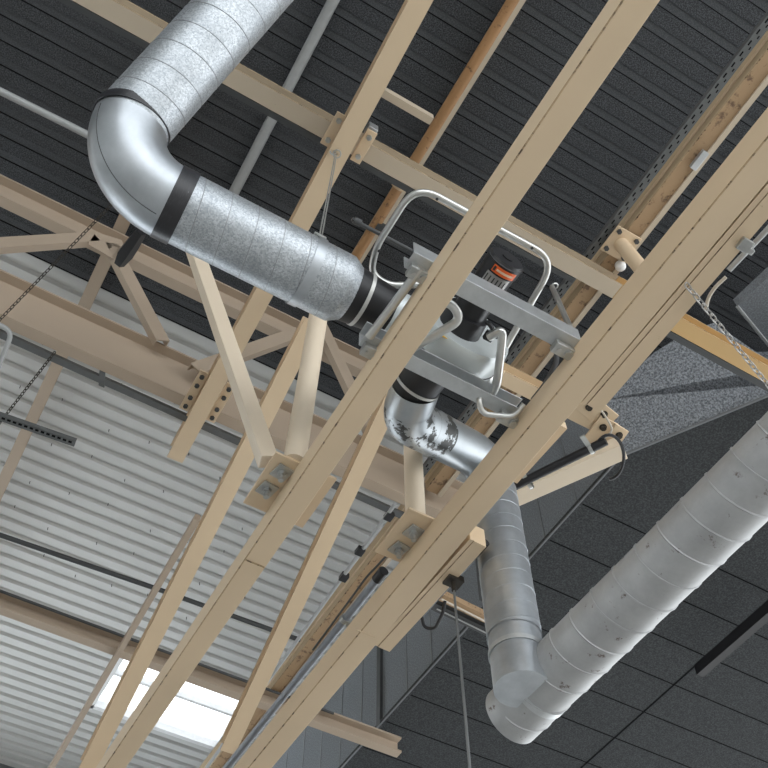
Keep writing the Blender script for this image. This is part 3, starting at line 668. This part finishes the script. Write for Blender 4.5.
# lower right: black conduit along narrow beam, loop, suspended bars, cord
pc_ = pipe('conduit', 'black', 'black conduit along the narrow beam, with a loop of cable at its end', [oz(420, 614, 5.05), oz(486, 542, 5.05)], .021)
b = MB(); b.tube(rounded([oz(421, 613, 5.05), oz(424, 628, 5.02), oz(435, 629, 5.0), oz(443, 613, 5.0), oz(445, 601, 5.05)], .05, 8), .009, 8); b.build('cable_loop', 'black', pc_)
t = thing('lamp_track', 'pair of dark suspended tracks behind the upright duct', 'track', (3.3, 4.4, 6.9))
b = MB(); k0, k1 = oz(438, 596, 6.7), oz(560, 656, 6.7); b.extr(U(.07, .05, .006), k0, k1); b.build('track', 'rust_face', t)
b = MB(); k0, k1 = oz(432, 606, 6.72), oz(560, 668, 6.72); b.extr(RECT(.07, .06), k0, k1); b.build('track', 'dark_conduit', t)
b = MB(); k0, k1 = oz(441, 599, 6.69), oz(560, 659, 6.69); b.tube([k0, k1], .008, 6); b.build('rim', 'ivory_wire', t)
b = MB(); k0, k1 = oz(437, 609, 6.71), oz(560, 669, 6.71); b.tube([k0, k1], .006, 6); b.build('rim', 'conduit', t)
pipe('pull_cord', 'mid_conduit', 'grey cord hanging straight down from a clip on the narrow beam', [(1.985, 2.765, 5.0), (1.99, 2.765, 4.2), (1.992, 2.765, 2.6)], .006, 'cord')
b = MB(); b.box((1.945, 2.735, 4.985), (2.03, 2.80, 5.019)); b.cyl((1.985, 2.765, 4.99), (1.985, 2.765, 4.93), .012, 10); tag(b.build('cord_clip', 'dark_chain'), 'dark clip on the narrow beam holding the cord', 'clip')
pipe('pull_cord', 'dark_conduit', 'dark cord hanging beside the upright duct', [oz(477, 560, 6.4), oz(481, 600, 6.05)], .012, 'cord')
# upper right: conduit beside narrow beam, cable, chain
pipe('conduit', 'conduit', 'grey conduit with a square clip beside the narrow beam at the upper right', [oz(729, 270, 5.2), oz(768, 229, 5.2), oz(860, 133, 5.2)], .012)
b = MB(); b.boxf(oz(744, 244, 5.0)-ZV*.010, (.026, .0, 0), (.0, .026, 0), (0, 0, .010)); b.boxf(oz(748, 249, 5.0)+ZV*.03, (.02, 0, 0), (0, .012, 0), (0, 0, .05)); tag(b.build('pipe_clip', 'bolt', bevel=.003), 'square zinc clip holding the upper right conduit', 'clip')
pipe('cable', 'ivory_wire', 'thin pale cable curving down from the upper right conduit', [oz(726, 277, 5.3), oz(715, 287, 5.3), oz(708, 298, 5.3), oz(706, 309, 5.3)], .008, 'cable', None, .08)
def chain(label, a, b_, mat, L=.036, r=.0032, wd=.010, group=None):
    a, b_ = Vector(a), Vector(b_); d_ = (b_-a); n_ = int(d_.length/(L*.78)); d_.normalize(); u = d_.orthogonal().normalized(); w = d_.cross(u)
    m = MB()
    for i in range(n_):
        c = a+d_*(i+.5)*L*.78; s_ = u if i % 2 else w
        m.tube([c+d_*(L/2-wd)*sg+(d_*math.cos(q_)*sg+s_*math.sin(q_))*wd for sg, q0, q1 in ((1, -math.pi/2, math.pi/2), (-1, math.pi/2, -math.pi/2)) for q_ in [q0+(q1-q0)*j/4 for j in range(5)]], r, 5, 0, True)
    return tag(m.build('chain', mat), label, 'chain')
chain('bright link chain hanging off the right beam pair towards the ochre girder', oz(686, 284, 4.975), oz(772, 390, 4.975), 'chain', .040, .0032, .010)
chain('dark chain slanting across the near truss from the duct bend', oz(124, 192, 7.0), oz(-20, 340, 6.6), 'dark_chain', .036, .0026, .009)
chain('dark chain from the truss down to the perforated bracket', oz(55, 352, 6.98), oz(-6, 430, 6.62), 'dark_chain', .030, .0030, .009)
b = MB(); k0, k1 = oz(-40, 404, 6.6), oz(75, 444, 6.6); b.extr(U(.05, .03, .004), k0, k1); dd = (k1-k0).normalized()
for i in range(int((k1-k0).length/.036)):
    c = k0+dd*(.02+i*.036); b.boxf(c-ZV*.001+dd.cross(ZV)*.004, dd*.011, dd.cross(ZV)*.008, ZV*.001, 1)
tag(b.build('perforated_bracket', ['tray', 'deck_edge']), 'perforated steel strut hanging under the white roof at the left', 'bracket')

# deflated black bag hanging under the bend
b = MB(); b.tube([oz(141, 232, 6.3), oz(133, 243, 6.3), oz(125, 254, 6.3), oz(119, 264, 6.3)], [.03, .04, .045, .03], 5); tag(b.build('rag', 'black'), 'black plastic rag dangling below the duct bend', 'rag')

# roof fixings: dark screw tips poking through the white sheet
for k in range(7):
    for i in range(9):
        x = -.9+.42*i+.03*((k*7+i*3) % 4); y = 4.95+.50*k+.06*((i*5+k) % 3)
        b = MB(); b.cyl((x, y, 9.12), (x+.004, y, 9.085), .0042, 6)
        tag(b.build('roof_screw', 'dark_conduit'), 'screw tip poking through the white roof sheet', 'screw', 'roof screws')

# suspended acoustic box at the upper right
bx = MB(); zb = 7.9
a, b1 = oz(737, 306, zb), oz(790, 371, zb)
dA = Vector((0, -1, 0))
pts = [a, b1, b1+Vector((1.2, -.3, 0)), oz(900, 180, zb), oz(770, 275, zb)]
bx.poly(pts, (0, 0, 1), .10); o = bx.build('acoustic_baffle', 'acoustic_wall'); tag(o, 'grey acoustic baffle box at the upper right, edged with a pale strip', 'baffle')
b = MB(); b.tube([a-ZV*.005, b1-ZV*.005], .014, 6); b.build('edge_strip', 'conduit', o)
b = MB(); k0, k1 = oz(700, 676, 7.05), oz(790, 598, 7.05); b.extr(RECT(.07, .10), k0, k1); tag(b.build('lamp_track', 'black'), 'black track under the dark soffit at the lower right', 'track')

# ------------------------------------------------------------------ light
w = bpy.data.worlds.new('world'); SC.world = w; w.use_nodes = True
bg = w.node_tree.nodes['Background']; bg.inputs['Color'].default_value = (.93, .97, 1.0, 1); bg.inputs['Strength'].default_value = 2.0
SC.view_settings.view_transform = 'Standard'; SC.view_settings.look = 'None'; SC.view_settings.gamma = 1; SC.view_settings.use_curve_mapping = False
SC.view_settings.exposure = 0.70
